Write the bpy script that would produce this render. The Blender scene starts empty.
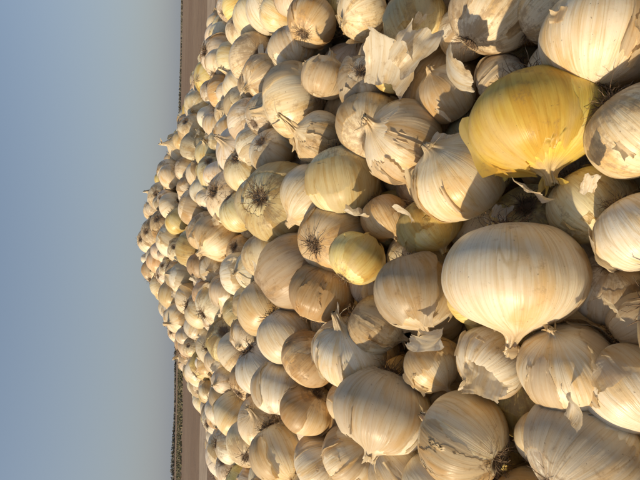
import bpy, math, random, time
import numpy as np
from mathutils import Vector, Matrix, Euler, Quaternion, kdtree
random.seed(7); rng=np.random.default_rng(7)
scene=bpy.context.scene
# ---------------------------------------------------------------- camera (phone held sideways: portrait shot stored rotated)
cam_d=bpy.data.cameras.new("camera"); cam=bpy.data.objects.new("camera",cam_d)
scene.collection.objects.link(cam); scene.camera=cam
cam_d.sensor_width=36; cam_d.lens=27.06; cam_d.clip_start=0.01; cam_d.clip_end=6000
pitch=math.radians(-16.6)
fwd=Vector((0,math.cos(pitch),math.sin(pitch)))
up=Vector((0,-math.sin(pitch),math.cos(pitch)))
right=Vector((1,0,0))
roll=math.radians(-1.0)
up2=up*math.cos(roll)+right*math.sin(roll)
right2=right*math.cos(roll)-up*math.sin(roll)
cam.matrix_world=Matrix((( -up2.x, right2.x,-fwd.x),(-up2.y,right2.y,-fwd.y),(-up2.z,right2.z,-fwd.z))).to_4x4()
# ---------------------------------------------------------------- pile height
PR=[0,.2,.4,.6,.8,1.2,1.43,1.55,1.7,1.9,2.1,2.4,3.3,9]
PH=[.112,.085,.045,.0,-.042,-.115,-.15,-.19,-.25,-.30,-.36,-.55,-1.5,-1.62]
AY=2.1
def H(x,y):
    x=np.asarray(x,float);y=np.asarray(y,float)
    dy=y-AY; dy=np.where(dy>0,dy*1.8,dy)
    dx=x+.03; dx=np.where(dx<0,dx*1.95,dx*1.6)
    R=np.sqrt(dx*dx+dy*dy)
    h=(np.interp(np.abs(R-.07),PR,PH)+np.interp(R,PR,PH)+np.interp(R+.07,PR,PH))/3
    h=h+.010*np.sin(x*5.1+1)*np.sin(y*4.3+.5)+.008*np.sin(x*11+y*7)
    return h
GROUND=-1.5
W=(.80,.72,.56);C=(.78,.65,.42);TN=(.68,.50,.27);Y=(.82,.64,.15);G=(.64,.55,.40);YG=(.75,.66,.38);P=(.78,.66,.46);YL=(.80,.66,.26)
# individually built onions of the near slope.
# x,y,radius (mm), lift above the pile surface (m), neck direction (downhill, towards -x, outwards), tint, flatness, neck length
HP=[
(91,300,47,.012,(.12,.85,.25),Y,.84,.10),
(-24,309,52,.012,(.05,.95,.10),P,.84,.22),
(59,385,43,.0,(-.6,-.55,.3),C,.9,.06),
(104,458,43,.008,(-.85,-.25,.4),P,.92,.2),
(74,556,45,.005,(.2,.9,-.1),YG,1.0,.08),
(56,711,60,.008,(.45,.05,-.85),YG,.95,.1),
(-50,430,41,.0,(.1,.7,.4),G,.92,.05),
(-20,509,33,.01,(.5,-.7,-.2),YL,.9,.1),
(-67,590,43,.0,(.3,-.8,.2),TN,.9,.15),
(-180,470,50,.008,(-.3,.85,.2),W,.88,.12),
(-131,529,44,.0,(-.3,-.8,.5),W,.92,.3),
(-88,279,34,.0,(-.4,-.8,.2),P,.9,.12),
(-178,381,42,.0,(-.75,-.25,-.95),C,.92,.1),
(-146,266,40,.01,(.6,-.4,-.2),W,.9,.1),
(142,262,40,.005,(.1,-.9,.1),P,.9,.1),
(73,235,32,.0,(.5,.6,.2),C,.9,.1),
(206,371,38,.0,(.5,-.7,.1),P,.9,.2),
(188,536,33,.0,(.2,.2,-.9),G,.92,.1),
(236,466,33,.0,(.2,.9,.2),YG,.92,.1),
(281,553,33,.0,(-.7,.4,.3),C,.92,.1),
(311,664,36,.0,(.4,-.8,-.5),TN,.92,.2),
(30,286,31,-.03,(.3,.5,.3),YG,.9,.1),
(-31,273,28,-.035,(.3,.6,-.5),G,.9,.1),
(9,237,28,-.01,(.3,.6,.3),W,.9,.1),
(-104,359,31,-.015,(-.7,.4,.3),W,.9,.1),
(148,427,31,-.01,(-.5,-.5,.3),P,.9,.1),
(149,379,26,-.03,(-.5,.5,-.5),G,.9,.1),
(18,441,32,-.02,(.4,.7,.2),YL,.9,.1),
(28,509,29,-.02,(.4,.7,.2),TN,.9,.1),
(-95,505,35,-.015,(.7,.4,.2),C,.92,.1),
(-124,432,29,-.02,(.4,.6,.5),C,.9,.1),
(-157,614,38,.0,(.5,-.6,.3),TN,.9,.1),
(-228,628,37,.0,(-.4,.7,-.4),TN,.9,.1),
(-327,731,48,.0,(.4,.7,.3),C,.9,.1),
(-301,624,38,.0,(.6,-.5,.2),P,.9,.1),
(0,1063,52,.0,(-.5,.5,.3),C,.9,.1),
(278,825,40,.0,(-.6,.4,.3),P,.9,.2),
(290,713,35,.0,(.3,.9,.2),W,.9,.1),
(215,611,32,.0,(.3,-.8,.3),P,.9,.1),
(137,619,36,.0,(-.8,-.2,.3),C,.9,.7),
(231,1036,43,.0,(-.4,-.8,.3),P,.9,.1),
(427,1215,42,.0,(.4,-.8,-.4),P,.9,.1),
(-95,248,32,-.01,(.2,.5,.5),W,.9,.1),
(-256,489,36,-.01,(.5,.5,.3),G,.9,.1),
(-271,570,38,-.01,(.5,-.5,.3),P,.9,.1),
(-254,862,39,.0,(.5,-.5,-.6),TN,.9,.1),
(-143,944,35,.0,(.5,-.5,.3),YG,.9,.1),
(198,337,29,-.02,(.5,-.5,.3),C,.9,.1),
(-51,252,23,-.03,(.5,-.5,.3),P,.9,.1),
(-164,330,25,-.03,(.5,-.5,-.4),C,.9,.1),
]
DN=Vector((0,-.286,-.958));LX=Vector((-1,0,0));OUT=Vector((0,-.958,.286))
heroes=[]
for (x,y,r,dz,ax,tint,fl,nk) in HP:
    x*=.001;y*=.001
    heroes.append((Vector((x,y,float(H(x,y))+dz)),r*.001,(DN*ax[0]+LX*ax[1]+OUT*ax[2]).normalized(),tint,fl,nk))
# ---------------------------------------------------------------- packing (sphere relaxation under the pile surface)
hx=np.array([[*h[0]] for h in heroes]); hr=np.array([h[1] for h in heroes])
TH=.13
def sample(n,x0,x1,y0,y1,th,cond):
    x=rng.uniform(x0,x1,n);y=rng.uniform(y0,y1,n);h=H(x,y)
    z=h-rng.uniform(0,th,n)
    k=cond(x,y,h); return np.stack([x,y,z],1)[k]
inner=lambda x,y:(np.abs(x)<1.25)&(y>-.4)&(y<2.8)
vol=4/3*math.pi*.0420**3
n1=int(2.5*3.2*(TH+.02)*.62/vol)
A=sample(n1,-1.25,1.25,-.4,2.8,TH,lambda x,y,h:h>GROUND+.03)
n2=int(5.2*5.8*.10*.66/vol)
B=sample(n2,-2.6,2.6,-1.6,4.2,.07,lambda x,y,h:(h>GROUND+.03)&~inner(x,y))
X=np.concatenate([hx,A,B]); nh=len(hx)
rad=np.concatenate([hr,np.clip(rng.normal(.0405,.0085,len(X)-nh),.023,.058)])
thk=np.concatenate([np.full(nh,9.),np.full(len(A),TH),np.full(len(B),.07)])
w=np.ones(len(X));w[:nh]=0
N=len(X)
for it in range(60):
    if it%8==0:
        kd=kdtree.KDTree(N)
        for i in range(N): kd.insert(X[i],i)
        kd.balance()
        I=[];J=[]
        for i in range(N):
            for co,j,d in kd.find_range(X[i],rad[i]+.075):
                if j>i: I.append(i);J.append(j)
        I=np.array(I);J=np.array(J)
    D=X[J]-X[I]; L=np.linalg.norm(D,axis=1)+1e-9
    ov=np.clip((rad[I]+rad[J])*.97-L,0,None)
    ws=w[I]+w[J]; ws[ws==0]=1
    c=(ov/L/ws*.55)[:,None]*D
    for k in range(3):
        X[:,k]+=np.bincount(J,c[:,k]*w[J],N)-np.bincount(I,c[:,k]*w[I],N)
    h=H(X[:,0],X[:,1])
    m=w>0
    top=h-(rad-.042)*.5
    X[m,2]=np.clip(X[m,2]+.001,(h-thk-.02)[m],top[m])
D=X[J]-X[I]; L=np.linalg.norm(D,axis=1); rel=L/(rad[I]+rad[J])
bad=set(J[(rel<.72)].tolist())
keep=np.array([i for i in range(nh,N) if i not in bad and X[i,2]>GROUND+.02])
# ---------------------------------------------------------------- node helpers
def mat_new(name):
    m=bpy.data.materials.new(name);m.use_nodes=True
    nt=m.node_tree;nt.nodes.clear();return m,nt
class NB:
    def __init__(s,nt): s.nt=nt
    def n(s,t,**k):
        nd=s.nt.nodes.new(t)
        for a,b in k.items(): setattr(nd,a,b)
        return nd
    def l(s,a,b): s.nt.links.new(a,b)
    def setin(s,sock,v):
        if isinstance(v,bpy.types.NodeSocket): s.l(v,sock)
        else: sock.default_value=v
    def math(s,op,a,b=0.0,c=None,clamp=False):
        nd=s.n('ShaderNodeMath',operation=op);nd.use_clamp=clamp
        s.setin(nd.inputs[0],a);s.setin(nd.inputs[1],b)
        if c is not None:s.setin(nd.inputs[2],c)
        return nd.outputs[0]
    def vmath(s,op,a,b=None):
        nd=s.n('ShaderNodeVectorMath',operation=op);s.setin(nd.inputs[0],a)
        if b is not None:s.setin(nd.inputs[1],b)
        return nd.outputs[0]
    def noise(s,vec,scale,detail=3,rough=.55,dist=0):
        nd=s.n('ShaderNodeTexNoise');s.setin(nd.inputs['Vector'],vec)
        nd.inputs['Scale'].default_value=scale;nd.inputs['Detail'].default_value=detail
        nd.inputs['Roughness'].default_value=rough;nd.inputs['Distortion'].default_value=dist
        return nd.outputs['Fac']
    def ramp(s,f,a,b,lo=0.,hi=1.):
        nd=s.n('ShaderNodeMapRange');nd.interpolation_type='SMOOTHSTEP'
        s.setin(nd.inputs[0],f);nd.inputs[1].default_value=a;nd.inputs[2].default_value=b
        nd.inputs[3].default_value=lo;nd.inputs[4].default_value=hi;return nd.outputs[0]
    def mix(s,f,a,b,bt='MIX'):
        nd=s.n('ShaderNodeMix',data_type='RGBA',blend_type=bt)
        s.setin(nd.inputs[0],f);
        s.setin(nd.inputs[6],a if isinstance(a,bpy.types.NodeSocket) else (*a,1))
        s.setin(nd.inputs[7],b if isinstance(b,bpy.types.NodeSocket) else (*b,1))
        return nd.outputs[2]
def skin_mat(name,mode,peel=False,sss=False):
    m,nt=mat_new(name);b=NB(nt)
    op=b.n('ShaderNodeAttribute',attribute_name='opos').outputs['Vector']
    if mode=='inst':
        at=b.n('ShaderNodeAttribute',attribute_name='tint');at.attribute_type='INSTANCER'
        tint=at.outputs['Color']
    else: tint=b.n('ShaderNodeObjectInfo').outputs['Color']
    rnd=b.n('ShaderNodeObjectInfo').outputs['Random']
    off=b.n('ShaderNodeCombineXYZ')
    sh=5. if peel else 0.
    b.l(b.math('MULTIPLY_ADD',rnd,37.,sh),off.inputs[0]);b.l(b.math('MULTIPLY',rnd,-71.),off.inputs[1]);b.l(b.math('MULTIPLY',rnd,53.),off.inputs[2])
    r2=b.math('FRACT',b.math('MULTIPLY',rnd,17.31))      # per-onion dirtiness
    sx=b.n('ShaderNodeSeparateXYZ');b.l(op,sx.inputs[0])
    flat=b.n('ShaderNodeCombineXYZ');b.l(sx.outputs[0],flat.inputs[0]);b.l(sx.outputs[1],flat.inputs[1])
    rr=b.n('ShaderNodeVectorMath',operation='LENGTH');b.l(flat.outputs[0],rr.inputs[0]);rr=rr.outputs['Value']
    nrm=b.vmath('NORMALIZE',flat.outputs[0])
    ns=b.n('ShaderNodeSeparateXYZ');b.l(nrm,ns.inputs[0])
    mer=b.n('ShaderNodeCombineXYZ');b.l(ns.outputs[0],mer.inputs[0]);b.l(ns.outputs[1],mer.inputs[1])
    b.l(b.math('MULTIPLY',sx.outputs[2],.07),mer.inputs[2])
    mv=b.vmath('ADD',mer.outputs[0],off.outputs[0])
    pv=b.vmath('ADD',op,off.outputs[0])
    pm=b.vmath('ADD',b.vmath('ADD',b.vmath('MULTIPLY',op,(.55,.55,.35)),b.vmath('MULTIPLY',mer.outputs[0],(.6,.6,.3))),off.outputs[0])
    fine=b.noise(mv,15,2,.65,.1)
    vein=b.noise(mv,5.5,1,.5,.05)
    patch=b.noise(pm,1.7,3,.6,.15)
    mott=b.noise(pv,6,5,.72)
    col=b.mix(b.ramp(fine,.42,.64,0,.5),tint,b.mix(1,tint,(.84,.68,.44),'MULTIPLY'))
    vl=b.math('ABSOLUTE',b.math('SUBTRACT',vein,.5))
    vline=b.ramp(vl,.0,.022,.6,0.)
    col=b.mix(vline,col,b.mix(1,tint,(.70,.57,.36),'MULTIPLY'))
    col=b.mix(b.ramp(patch,.48,.66,0,.5),col,b.mix(.45,tint,(.84,.79,.66)))
    col=b.mix(b.ramp(patch,.49,.34,0,.6),col,b.mix(1,tint,(.88,.66,.34),'MULTIPLY'))
    col=b.mix(b.ramp(mott,.50,.74,0,.34),col,b.mix(1,col,(.76,.63,.45),'MULTIPLY'))
    rootm=b.ramp(sx.outputs[2],-.35,-.85,0,.13)
    dsum=b.math('ADD',b.math('ADD',b.math('MULTIPLY',mott,.6),b.math('MULTIPLY',b.math('SUBTRACT',1.,patch),.4)),rootm)
    dsum=b.math('ADD',dsum,b.ramp(r2,.3,1.,-.035,.07))
    dirt=b.ramp(dsum,.565,.69,0,.62)
    col=b.mix(dirt,col,b.mix(fine,(.40,.29,.18),(.26,.17,.10)))
    sp=b.ramp(b.noise(pv,19,2,.5),.71,.76,0,.6)
    col=b.mix(sp,col,(.17,.10,.06))
    if not peel:
        rp=b.math('MULTIPLY',b.ramp(rr,.30,.15),b.ramp(sx.outputs[2],-.4,-.6))
        col=b.mix(b.math('MULTIPLY',rp,.9),col,(.12,.075,.045))
        nk=b.math('MULTIPLY',b.ramp(rr,.42,.12,0,.8),b.ramp(sx.outputs[2],.4,.7))
        col=b.mix(nk,col,b.mix(fine,(.66,.53,.33),(.36,.24,.12)))
    rough=b.math('ADD',b.ramp(patch,.4,.65,.34,.46),b.math('MULTIPLY',dirt,.35))
    bs=b.n('ShaderNodeBsdfPrincipled')
    b.l(col,bs.inputs['Base Color']);b.l(rough,bs.inputs['Roughness'])
    bs.inputs['Specular IOR Level'].default_value=.42
    h=b.math('ADD',b.math('MULTIPLY',fine,.8),b.math('MULTIPLY',mott,.3))
    bp=b.n('ShaderNodeBump');bp.inputs['Strength'].default_value=.45;bp.inputs['Distance'].default_value=.0012
    b.l(h,bp.inputs['Height']);b.l(bp.outputs[0],bs.inputs['Normal'])
    out=b.n('ShaderNodeOutputMaterial')
    if peel:
        tr=b.n('ShaderNodeBsdfTranslucent');b.l(b.mix(.5,col,(.88,.74,.48)),tr.inputs[0])
        ms=b.n('ShaderNodeMixShader');ms.inputs[0].default_value=.45
        b.l(bs.outputs[0],ms.inputs[1]);b.l(tr.outputs[0],ms.inputs[2]);b.l(ms.outputs[0],out.inputs[0])
    else:
        if sss:
            bs.inputs['Subsurface Weight'].default_value=.2
            bs.inputs['Subsurface Radius'].default_value=(1,.62,.25)
            bs.inputs['Subsurface Scale'].default_value=.007
        b.l(bs.outputs[0],out.inputs[0])
    return m
def simple_mat(name,c1,c2,scale,rough=.9):
    m,nt=mat_new(name);b=NB(nt)
    tc=b.n('ShaderNodeTexCoord').outputs['Object']
    bs=b.n('ShaderNodeBsdfPrincipled');b.l(b.mix(b.ramp(b.noise(tc,scale,4),.35,.65),c1,c2),bs.inputs['Base Color'])
    bs.inputs['Roughness'].default_value=rough
    out=b.n('ShaderNodeOutputMaterial');b.l(bs.outputs[0],out.inputs[0]);return m
SK_I=skin_mat("onion_skin_pile",'inst');SK_O=skin_mat("onion_skin_near",'obj');SK_S=skin_mat("onion_skin_large",'obj',sss=True)
PL_I=skin_mat("papery_peel_pile",'inst',True);PL_O=skin_mat("papery_peel_near",'obj',True)
ROOT=simple_mat("dry_roots",(.10,.06,.035),(.30,.20,.11),300)
# ---------------------------------------------------------------- onion geometry
def cr(pts,n):
    p=np.array(pts,float);p=np.vstack([2*p[0]-p[1],p,2*p[-1]-p[-2]]);m=len(pts)-1
    out=[]
    for t in np.linspace(0,m-1e-6,n):
        i=int(t);f=t-i;a,b_,c,d=p[i:i+4]
        out.append(.5*((2*b_)+(-a+c)*f+(2*a-5*b_+4*c-d)*f*f+(-a+3*b_-3*c+d)*f**3))
    return np.array(out)
class Onion:
    def __init__(s,seed,flat=.9,neck=.1,nu=48,nv=34):
        s.r=np.random.default_rng(seed);s.nu=nu;s.nv=nv
        q=s.r.uniform(-.04,.04,8);f=flat
        sh=s.r.uniform(0,1)*(.4+neck*2)
        nw=s.r.uniform(.07,.12)
        zt=.93*f+.05*sh
        prof=[(0.001,-.82*f),(.10,-.875*f),(.30,-.90*f+q[0]*.4),(.66,-.735*f),(.91+q[1]*.3,-.40*f),(1,0+q[2]),
              (.93+q[3]*.2,.385*f),(.745-.03*sh,.68*f),(.48-.05*sh,.85*f+.01*sh),(.26-.04*sh,zt),(nw+.045,zt+.05+.04*sh),
              (nw,zt+.10+neck*.45),(nw*s.r.uniform(.5,1.0),zt+.13+neck)]
        s.tab=cr(prof,260)
        seg=np.r_[0,np.cumsum(np.linalg.norm(np.diff(s.tab,axis=0),axis=1))];s.al=seg/seg[-1]
        s.ph=s.r.uniform(0,6.28,12);s.zn=zt
        s.bend=s.r.uniform(-1,1,2)*.45;s.neck=neck;s.rid=int(s.r.integers(9,16))
        s.V=[];s.Fc=[];s.Mi=[]
    def pos(s,phi,t,off=0.):
        r=np.interp(t,s.al,s.tab[:,0]);z=np.interp(t,s.al,s.tab[:,1])
        p=s.ph
        lump=1+.032*np.sin(2*phi+p[0])+.020*np.sin(3*phi+p[1]+z)+.005*np.sin(s.rid*phi+p[2]+z*.6)+.003*np.sin((s.rid*2+3)*phi+p[3])
        nk=np.clip((z-s.zn*.95)/.15,0,1)
        lump=lump+nk*(.22*np.sin(5*phi+p[4]+z*4)+.16*np.sin(9*phi+p[5]-z*6)+.28*np.sin(2*phi+p[6]))
        R=r*lump+off
        k=np.clip(z-s.zn,0,None)
        x=R*np.cos(phi)+s.bend[0]*k*1.3+.08*s.bend[0]*z*z;y=R*np.sin(phi)+s.bend[1]*k*1.3+.08*s.bend[1]*z*z
        zz=z+off*z*1.0
        return np.stack([x,y,zz],-1)
    def add(s,v,f,mi):
        o=len(s.V);s.V+= [tuple(map(float,a)) for a in v];s.Fc+=[tuple(o+i for i in q) for q in f];s.Mi+=[mi]*len(f)
    def body(s):
        nu,nv=s.nu,s.nv
        t=np.linspace(0,1,nv);phi=np.linspace(0,2*math.pi,nu,endpoint=False)
        PHI,TT=np.meshgrid(phi,t)
        v=s.pos(PHI,TT)
        v[-1,:,2]+=s.r.uniform(-.05,.06,nu)*(.5+s.neck)
        v=v.reshape(-1,3)
        f=[(j*nu+i,j*nu+(i+1)%nu,(j+1)*nu+(i+1)%nu,(j+1)*nu+i) for j in range(nv-1) for i in range(nu)]
        f.append(tuple((nv-1)*nu+i for i in range(nu)))
        s.add(v,f,0)
    def peel(s,phi0,span,t0,t1,curl,off=.009,n=20,m=18,edge=1,jag=1.,rip=.0025):
        u=np.linspace(0,1,n);v=np.linspace(0,1,m);U,Vv=np.meshgrid(u,v)
        r=s.r;a=r.uniform(0,6.28,10)
        je=.05*np.sin(5*Vv+a[0])+.03*np.sin(13*Vv+a[1])+jag*r.uniform(-.025,.025,m)[:,None]/max(span,.6)
        jt=.16*np.sin(4*U+a[2])+.08*np.sin(11*U+a[3])+jag*r.uniform(-.06,.06,n)[None,:]
        PHI=phi0+(U-.5)*span+je*span*(U-.5)*2
        T=t0+(t1-t0)*Vv+jt*(t1-t0)*(Vv-.25)
        T=np.clip(T,.03,.93)
        e=U if edge>0 else 1-U
        mod=.4+.6*np.sin(4*Vv+a[7])**2
        c1=np.clip((e-.7)/.3,0,1)**2*curl*mod+np.clip((Vv-.75)/.25,0,1)**2*curl*.6*np.sin(5*U+a[8])**2
        O=off+c1+rip*np.sin(9*U+a[4])*np.sin(8*Vv+a[5])
        p=s.pos(PHI,T,O)
        f=[(j*n+i,j*n+i+1,(j+1)*n+i+1,(j+1)*n+i) for j in range(m-1) for i in range(n-1)]
        s.add(p.reshape(-1,3),f,1)
    def ribbons(s,count,ln=.25):
        r=s.r;zt=s.tab[-1,1]-.12
        c0=np.array([s.bend[0]*(zt-s.zn)*1.3,s.bend[1]*(zt-s.zn)*1.3,zt])
        for k in range(count):
            a=r.uniform(0,6.28);d=np.array([math.cos(a)*r.uniform(.2,1.1),math.sin(a)*r.uniform(.2,1.1),1.]);d/=np.linalg.norm(d)
            side=np.cross(d,[math.cos(a),math.sin(a),.2]);side/=np.linalg.norm(side)
            p=c0+np.array([math.cos(a),math.sin(a),0])*.05;L=ln*r.uniform(.4,1.5)/6;wd=r.uniform(.03,.09);rg=[]
            for i in range(7):
                ww=wd*(1-(i/6.3)**2)+.004
                rg+=[p-side*ww,p+side*ww]
                d=d+r.normal(0,.16,3)+np.array([math.cos(a),math.sin(a),-.15])*.10;d/=np.linalg.norm(d)
                side=side+r.normal(0,.25,3);side-=d*np.dot(side,d);side/=np.linalg.norm(side);p=p+d*L
            s.add(rg,[(2*i,2*i+1,2*i+3,2*i+2) for i in range(6)],1)
    def roots(s,count,ln=.3,w=.010):
        r=s.r;z0=s.tab[0,1]
        for k in range(count):
            a=r.uniform(0,6.28);q=r.uniform(.02,.17)
            p=np.array([q*math.cos(a),q*math.sin(a),z0-.02]);
            sp=r.uniform(.3,2.8)
            d=np.array([math.cos(a)*sp,math.sin(a)*sp,-r.uniform(.3,1.)]);d/=np.linalg.norm(d)
            L=ln*r.uniform(.4,1.3)/5;rings=[]
            for i in range(6):
                e1=np.cross(d,[.3,.5,.8]);e1/=np.linalg.norm(e1);e2=np.cross(d,e1);ww=w*(1-.13*i)
                rings+=[p+ww*(math.cos(x)*e1+math.sin(x)*e2) for x in (0,2.09,4.19)]
                d=d+r.normal(0,.38,3)+np.array([0,0,.06]);d/=np.linalg.norm(d);p=p+d*L
            f=[(i*3+j,i*3+(j+1)%3,i*3+3+(j+1)%3,i*3+3+j) for i in range(5) for j in range(3)]
            s.add(rings,f,2)
    def mesh(s,name,mats,scale=1.):
        me=bpy.data.meshes.new(name)
        V=np.array(s.V)
        me.from_pydata([tuple(v) for v in V*scale],[],s.Fc);me.update()
        at=me.attributes.new('opos','FLOAT_VECTOR','POINT');at.data.foreach_set('vector',V.astype(np.float32).ravel())
        for m in mats:me.materials.append(m)
        me.polygons.foreach_set('material_index',s.Mi)
        me.polygons.foreach_set('use_smooth',[True]*len(s.Fc));me.update()
        return me
def rand_peels(o,k,n=20,m=18,o0=.008):
    r=o.r
    for q in range(k):
        o.peel(r.uniform(0,6.28),r.uniform(.4,2.6),r.uniform(.08,.35),r.uniform(.5,.9),r.choice([.008,.015,.03,.06,.12]),o0+.004*q,n,m,edge=r.choice([-1,1]))
for i,(p,r,a,tint,fl,nk) in enumerate(heroes):
    near=p.y<.75
    o=Onion(100+i,fl,nk,88 if near else 56,64 if near else 40)
    o.body()
    rand_peels(o,1 if i==0 else [3,2,4][i%3],36,30,.005)
    for _ in range(3):
        o.peel(o.r.uniform(0,6.28),o.r.uniform(.10,.28),.3+o.r.uniform(0,.3),.55+o.r.uniform(0,.25),o.r.choice([.03,.08,.16]),.007,12,14,edge=o.r.choice([-1,1]))
    o.ribbons([3,5,2,4][i%4],.2+nk*.4)
    o.roots([110,80,95][i%3],[.46,.36,.42][i%3],.0105)
    ob=bpy.data.objects.new("onion",o.mesh("onion",(SK_S if r>.039 and near else SK_O,PL_O,ROOT),r))
    ob.color=(*tint,1)
    ob.rotation_mode='QUATERNION'
    ob.rotation_quaternion=a.to_track_quat('Z','Y')@Quaternion((0,0,1),random.uniform(0,6.28));ob.location=p
    scene.collection.objects.link(ob)
vc=bpy.data.collections.new("onion_variants")
NVAR=18
for i in range(NVAR):
    rr=random.Random(i)
    o=Onion(500+i,rr.uniform(.84,1.02),rr.choice([.05,.1,.1,.2,.35]),44,30)
    o.body();rand_peels(o,rr.choice([0,1,1,2,3]))
    o.ribbons(rr.choice([1,2,4]),.22)
    o.roots(rr.choice([30,50,70]),.38,.014)
    ob=bpy.data.objects.new("onion_variant_%02d"%i,o.mesh("onion_variant_%02d"%i,(SK_I,PL_I,ROOT)))
    vc.objects.link(ob)
me=bpy.data.meshes.new("onion_pile");K=len(keep)
me.from_pydata([tuple(X[i]) for i in keep],[],[])
eul=np.zeros((K,3),np.float32)
for k in range(K):
    v=Vector(rng.normal(size=3));v.z*=.8
    if rng.random()<.30: v=Vector((rng.normal()*.7,rng.normal()*.6+.7,-.9))   # lying root-up
    eul[k]=(v.normalized().to_track_quat('Z','Y')@Quaternion((0,0,1),random.uniform(0,6.28))).to_euler()
pal=np.array([W,C,W,P,P,TN,G,P,C,W,C,C,YG,YL]);pi=rng.integers(0,len(pal),K)
tc_=pal[pi]*rng.uniform(.82,1.03,(K,1));tc_=np.clip(tc_+rng.normal(0,.012,(K,3)),.05,.84)
tint4=np.concatenate([tc_,np.ones((K,1))],1).astype(np.float32)
me.attributes.new('rot','FLOAT_VECTOR','POINT').data.foreach_set('vector',eul.ravel())
me.attributes.new('scl','FLOAT','POINT').data.foreach_set('value',rad[keep].astype(np.float32))
me.attributes.new('idx','INT','POINT').data.foreach_set('value',rng.integers(0,NVAR,K).astype(np.int32))
me.attributes.new('tint','FLOAT_COLOR','POINT').data.foreach_set('color',tint4.ravel())
pile=bpy.data.objects.new("onion_pile",me);scene.collection.objects.link(pile)
ng=bpy.data.node_groups.new("onion_scatter",'GeometryNodeTree')
ng.interface.new_socket("Geometry",in_out='INPUT',socket_type='NodeSocketGeometry')
ng.interface.new_socket("Geometry",in_out='OUTPUT',socket_type='NodeSocketGeometry')
g=NB(ng)
gi=g.n('NodeGroupInput');go=g.n('NodeGroupOutput')
ci=g.n('GeometryNodeCollectionInfo');ci.inputs[0].default_value=vc;ci.inputs['Separate Children'].default_value=True;ci.inputs['Reset Children'].default_value=True
def na(name,t):
    x=g.n('GeometryNodeInputNamedAttribute',data_type=t);x.inputs[0].default_value=name;return x.outputs[0]
e2r=g.n('FunctionNodeEulerToRotation');g.l(na('rot','FLOAT_VECTOR'),e2r.inputs[0])
ip=g.n('GeometryNodeInstanceOnPoints')
g.l(gi.outputs[0],ip.inputs['Points']);g.l(ci.outputs[0],ip.inputs['Instance']);ip.inputs['Pick Instance'].default_value=True
g.l(na('idx','INT'),ip.inputs['Instance Index']);g.l(e2r.outputs[0],ip.inputs['Rotation']);g.l(na('scl','FLOAT'),ip.inputs['Scale'])
g.l(ip.outputs[0],go.inputs[0])
md=pile.modifiers.new("scatter",'NODES');md.node_group=ng
def grid_mesh(name,x0,x1,y0,y1,nx,ny,fz):
    xs=np.linspace(x0,x1,nx);ys=np.linspace(y0,y1,ny);XX,YY=np.meshgrid(xs,ys);ZZ=fz(XX,YY)
    v=np.stack([XX,YY,ZZ],-1).reshape(-1,3)
    f=[(j*nx+i,j*nx+i+1,(j+1)*nx+i+1,(j+1)*nx+i) for j in range(ny-1) for i in range(nx-1)]
    m=bpy.data.meshes.new(name);m.from_pydata(v.tolist(),[],f)
    m.polygons.foreach_set('use_smooth',[True]*len(f));m.update();return m
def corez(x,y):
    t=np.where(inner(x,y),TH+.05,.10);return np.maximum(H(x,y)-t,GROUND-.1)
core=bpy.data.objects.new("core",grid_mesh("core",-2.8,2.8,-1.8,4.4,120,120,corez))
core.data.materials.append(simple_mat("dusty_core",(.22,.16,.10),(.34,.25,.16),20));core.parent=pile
scene.collection.objects.link(core)
# loose skins
def skin_sheet(seed,size,n=14,m=12,span=None,curl=None):
    o=Onion(seed,.9,.3);r=o.r
    o.peel(r.uniform(0,6.28),span or r.uniform(.4,1.1),.25,r.uniform(.45,.7),r.choice([.1,.3,.5]) if curl is None else curl,.0,n,m,rip=.02)
    V=np.array(o.V);c=V.mean(0)
    return (V-c)*size,V,o.Fc
def flakes(name,items):
    V=[];Fc=[];O=[]
    for (loc,seed,size,q,n,m,span,curl) in items:
        v,ov,f=skin_sheet(seed,size,n,m,span,curl);o=len(V)
        for a,c in zip(v,ov):
            V.append(q@Vector(a)+Vector(loc));O.append(tuple(c))
        Fc+=[tuple(o+i for i in x) for x in f]
    m=bpy.data.meshes.new(name);m.from_pydata([tuple(v) for v in V],[],Fc)
    m.attributes.new('opos','FLOAT_VECTOR','POINT').data.foreach_set('vector',np.array(O,np.float32).ravel())
    m.materials.append(PL_O);m.polygons.foreach_set('use_smooth',[True]*len(Fc));m.update()
    ob=bpy.data.objects.new(name,m);ob.color=(.84,.78,.64,1);scene.collection.objects.link(ob);return ob
its=[]
for k in range(360):
    x=random.uniform(-1.0,1.0);y=random.uniform(.1,2.2)
    z=float(H(x,y))+random.uniform(-.02,.03)
    its.append(((x,y,z),900+k,random.uniform(.009,.027)*(.8 if y<.45 else 1),Euler([random.uniform(0,6.28) for _ in range(3)]).to_quaternion(),14,12,None,None))
for (x,y,dz,size,span,curl,e,sd_) in [(.177,.431,.05,.05,1.2,.1,(1.2,.3,.4),1692),(.145,.353,.045,.034,1.,.1,(.3,1.4,.9),1755),(.181,.407,.05,.035,.9,.3,(2.2,.3,1.4),1710),
      (-.100,.237,.05,.022,.9,.2,(.5,.9,.3),1860),(.039,.234,.035,.018,.5,.1,(1.,.2,.3),1885),(.039,.291,.02,.028,.9,.2,(2.,1.2,.3),1830),(-.11,.32,.03,.03,1.1,.2,(1.,2.2,.9),1820),
      (-.085,.375,.03,.022,1.,.3,(.2,1.,2.),1760),(-.05,.69,.035,.035,.9,.3,(.9,.1,1.),1590)]:
    its.append(((x,y,float(H(x,y))+dz),sd_,size,Euler(e).to_quaternion(),26,24,span,curl))
flakes("loose_onion_skins",its)
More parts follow.
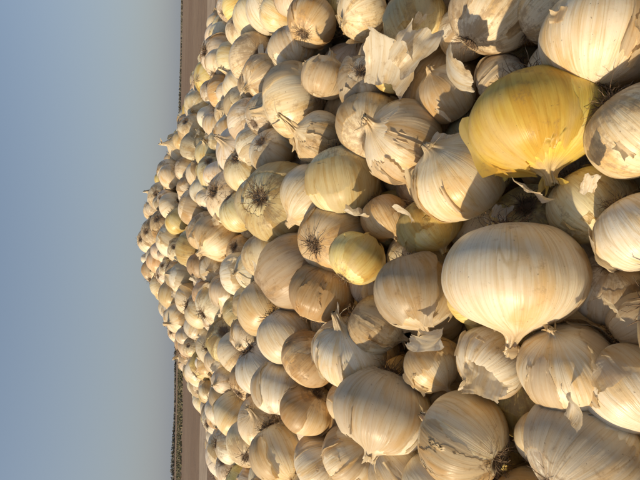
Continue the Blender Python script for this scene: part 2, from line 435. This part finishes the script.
# ---------------------------------------------------------------- ground, field, hedge
m,nt=mat_new("dry_soil");b=NB(nt)
tc=b.n('ShaderNodeTexCoord').outputs['Object']
n1_=b.noise(tc,.02,5,.6);n2_=b.noise(tc,.6,5,.6);n3_=b.noise(tc,9,4,.6)
col=b.mix(b.ramp(n1_,.4,.6),(.19,.115,.065),(.25,.17,.105));col=b.mix(b.ramp(n2_,.4,.65,0,.5),col,(.14,.09,.055));col=b.mix(b.ramp(n3_,.45,.7,0,.5),col,(.28,.20,.13))
bs=b.n('ShaderNodeBsdfPrincipled');b.l(col,bs.inputs['Base Color']);bs.inputs['Roughness'].default_value=.95
bp=b.n('ShaderNodeBump');bp.inputs['Distance'].default_value=.05;b.l(n3_,bp.inputs['Height']);b.l(bp.outputs[0],bs.inputs['Normal'])
out=b.n('ShaderNodeOutputMaterial');b.l(bs.outputs[0],out.inputs[0]);SOIL=m
gr=bpy.data.objects.new("ground",grid_mesh("ground",-3000,3000,-3000,3000,3,3,lambda x,y:x*0+GROUND));gr.data.materials.append(SOIL);scene.collection.objects.link(gr)
road=bpy.data.objects.new("dirt_road",grid_mesh("dirt_road",-300,300,22,29,200,3,lambda x,y:x*0+GROUND+.01));road.data.materials.append(simple_mat("pale_dust",(.38,.29,.20),(.30,.22,.15),1.5));scene.collection.objects.link(road)
V=[];Fc=[]
for k in range(26000):
    row=rng.integers(0,60);y=85+row*1.9+rng.normal(0,.25);x=-14-rng.random()**1.3*260
    c=np.array([x,y,GROUND+rng.uniform(.02,.16)]);s_=rng.uniform(.10,.30)
    e1=rng.normal(size=3);e1/=np.linalg.norm(e1);e2=np.cross(e1,rng.normal(size=3));e2/=np.linalg.norm(e2)
    o=len(V);V+=[tuple(c+s_*e1),tuple(c+s_*e2),tuple(c-s_*e1),tuple(c-s_*e2*.6)];Fc.append((o,o+1,o+2,o+3))
cm=bpy.data.meshes.new("crop_field");cm.from_pydata(V,[],Fc);cm.materials.append(simple_mat("crop_green",(.11,.11,.055),(.19,.16,.09),.8))
scene.collection.objects.link(bpy.data.objects.new("crop_field",cm))
V=[];Fc=[]
for k in range(16000):
    x=rng.uniform(-600,600)
    hgt=1.5+.8*math.sin(x*.021)+.7*math.sin(x*.067+1)+rng.uniform(-.5,.5)
    if x>60: hgt*=.55
    y=400+rng.uniform(-6,6);z=GROUND+rng.uniform(0,max(hgt,.4));s_=rng.uniform(.5,1.0)
    c=np.array([x,y,z]);e1=rng.normal(size=3);e1/=np.linalg.norm(e1);e2=np.cross(e1,rng.normal(size=3));e2/=np.linalg.norm(e2)
    o=len(V);V+=[tuple(c+s_*e1),tuple(c+s_*e2),tuple(c-s_*e1),tuple(c-s_*e2*.6)];Fc.append((o,o+1,o+2,o+3))
m_=bpy.data.meshes.new("distant_tree_line");m_.from_pydata(V,[],Fc);tl=bpy.data.objects.new("distant_tree_line",m_)
m_.materials.append(simple_mat("hazy_foliage",(.11,.11,.09),(.15,.14,.11),.3));scene.collection.objects.link(tl)
# ---------------------------------------------------------------- light
sd=Vector((-.82,-.28,.44)).normalized()
el=math.asin(sd.z);az=math.atan2(sd.x,sd.y)
L=bpy.data.lights.new("sun",'SUN');L.energy=4.4;L.angle=math.radians(1.0);L.color=(1,.82,.56)
so=bpy.data.objects.new("sun",L);so.rotation_mode='QUATERNION';so.rotation_quaternion=sd.to_track_quat('Z','Y');scene.collection.objects.link(so)
wd=bpy.data.worlds.new("World");scene.world=wd;wd.use_nodes=True;nt=wd.node_tree;b=NB(nt)
bg=nt.nodes['Background'];sky=nt.nodes.new('ShaderNodeTexSky');sky.sky_type='NISHITA';sky.sun_disc=False
sky.sun_elevation=el;sky.sun_rotation=az;sky.dust_density=1.6;sky.air_density=1.0;sky.ozone_density=1.2
gz=b.n('ShaderNodeSeparateXYZ');b.l(b.n('ShaderNodeTexCoord').outputs['Generated'],gz.inputs[0])
hz=b.ramp(gz.outputs[2],.0,.45,.70,.12)
colr=b.mix(hz,sky.outputs[0],(2.75,3.0,3.4))
b.l(colr,bg.inputs[0]);bg.inputs[1].default_value=.115
scene.view_settings.view_transform='Standard';scene.view_settings.look='None';scene.view_settings.exposure=0
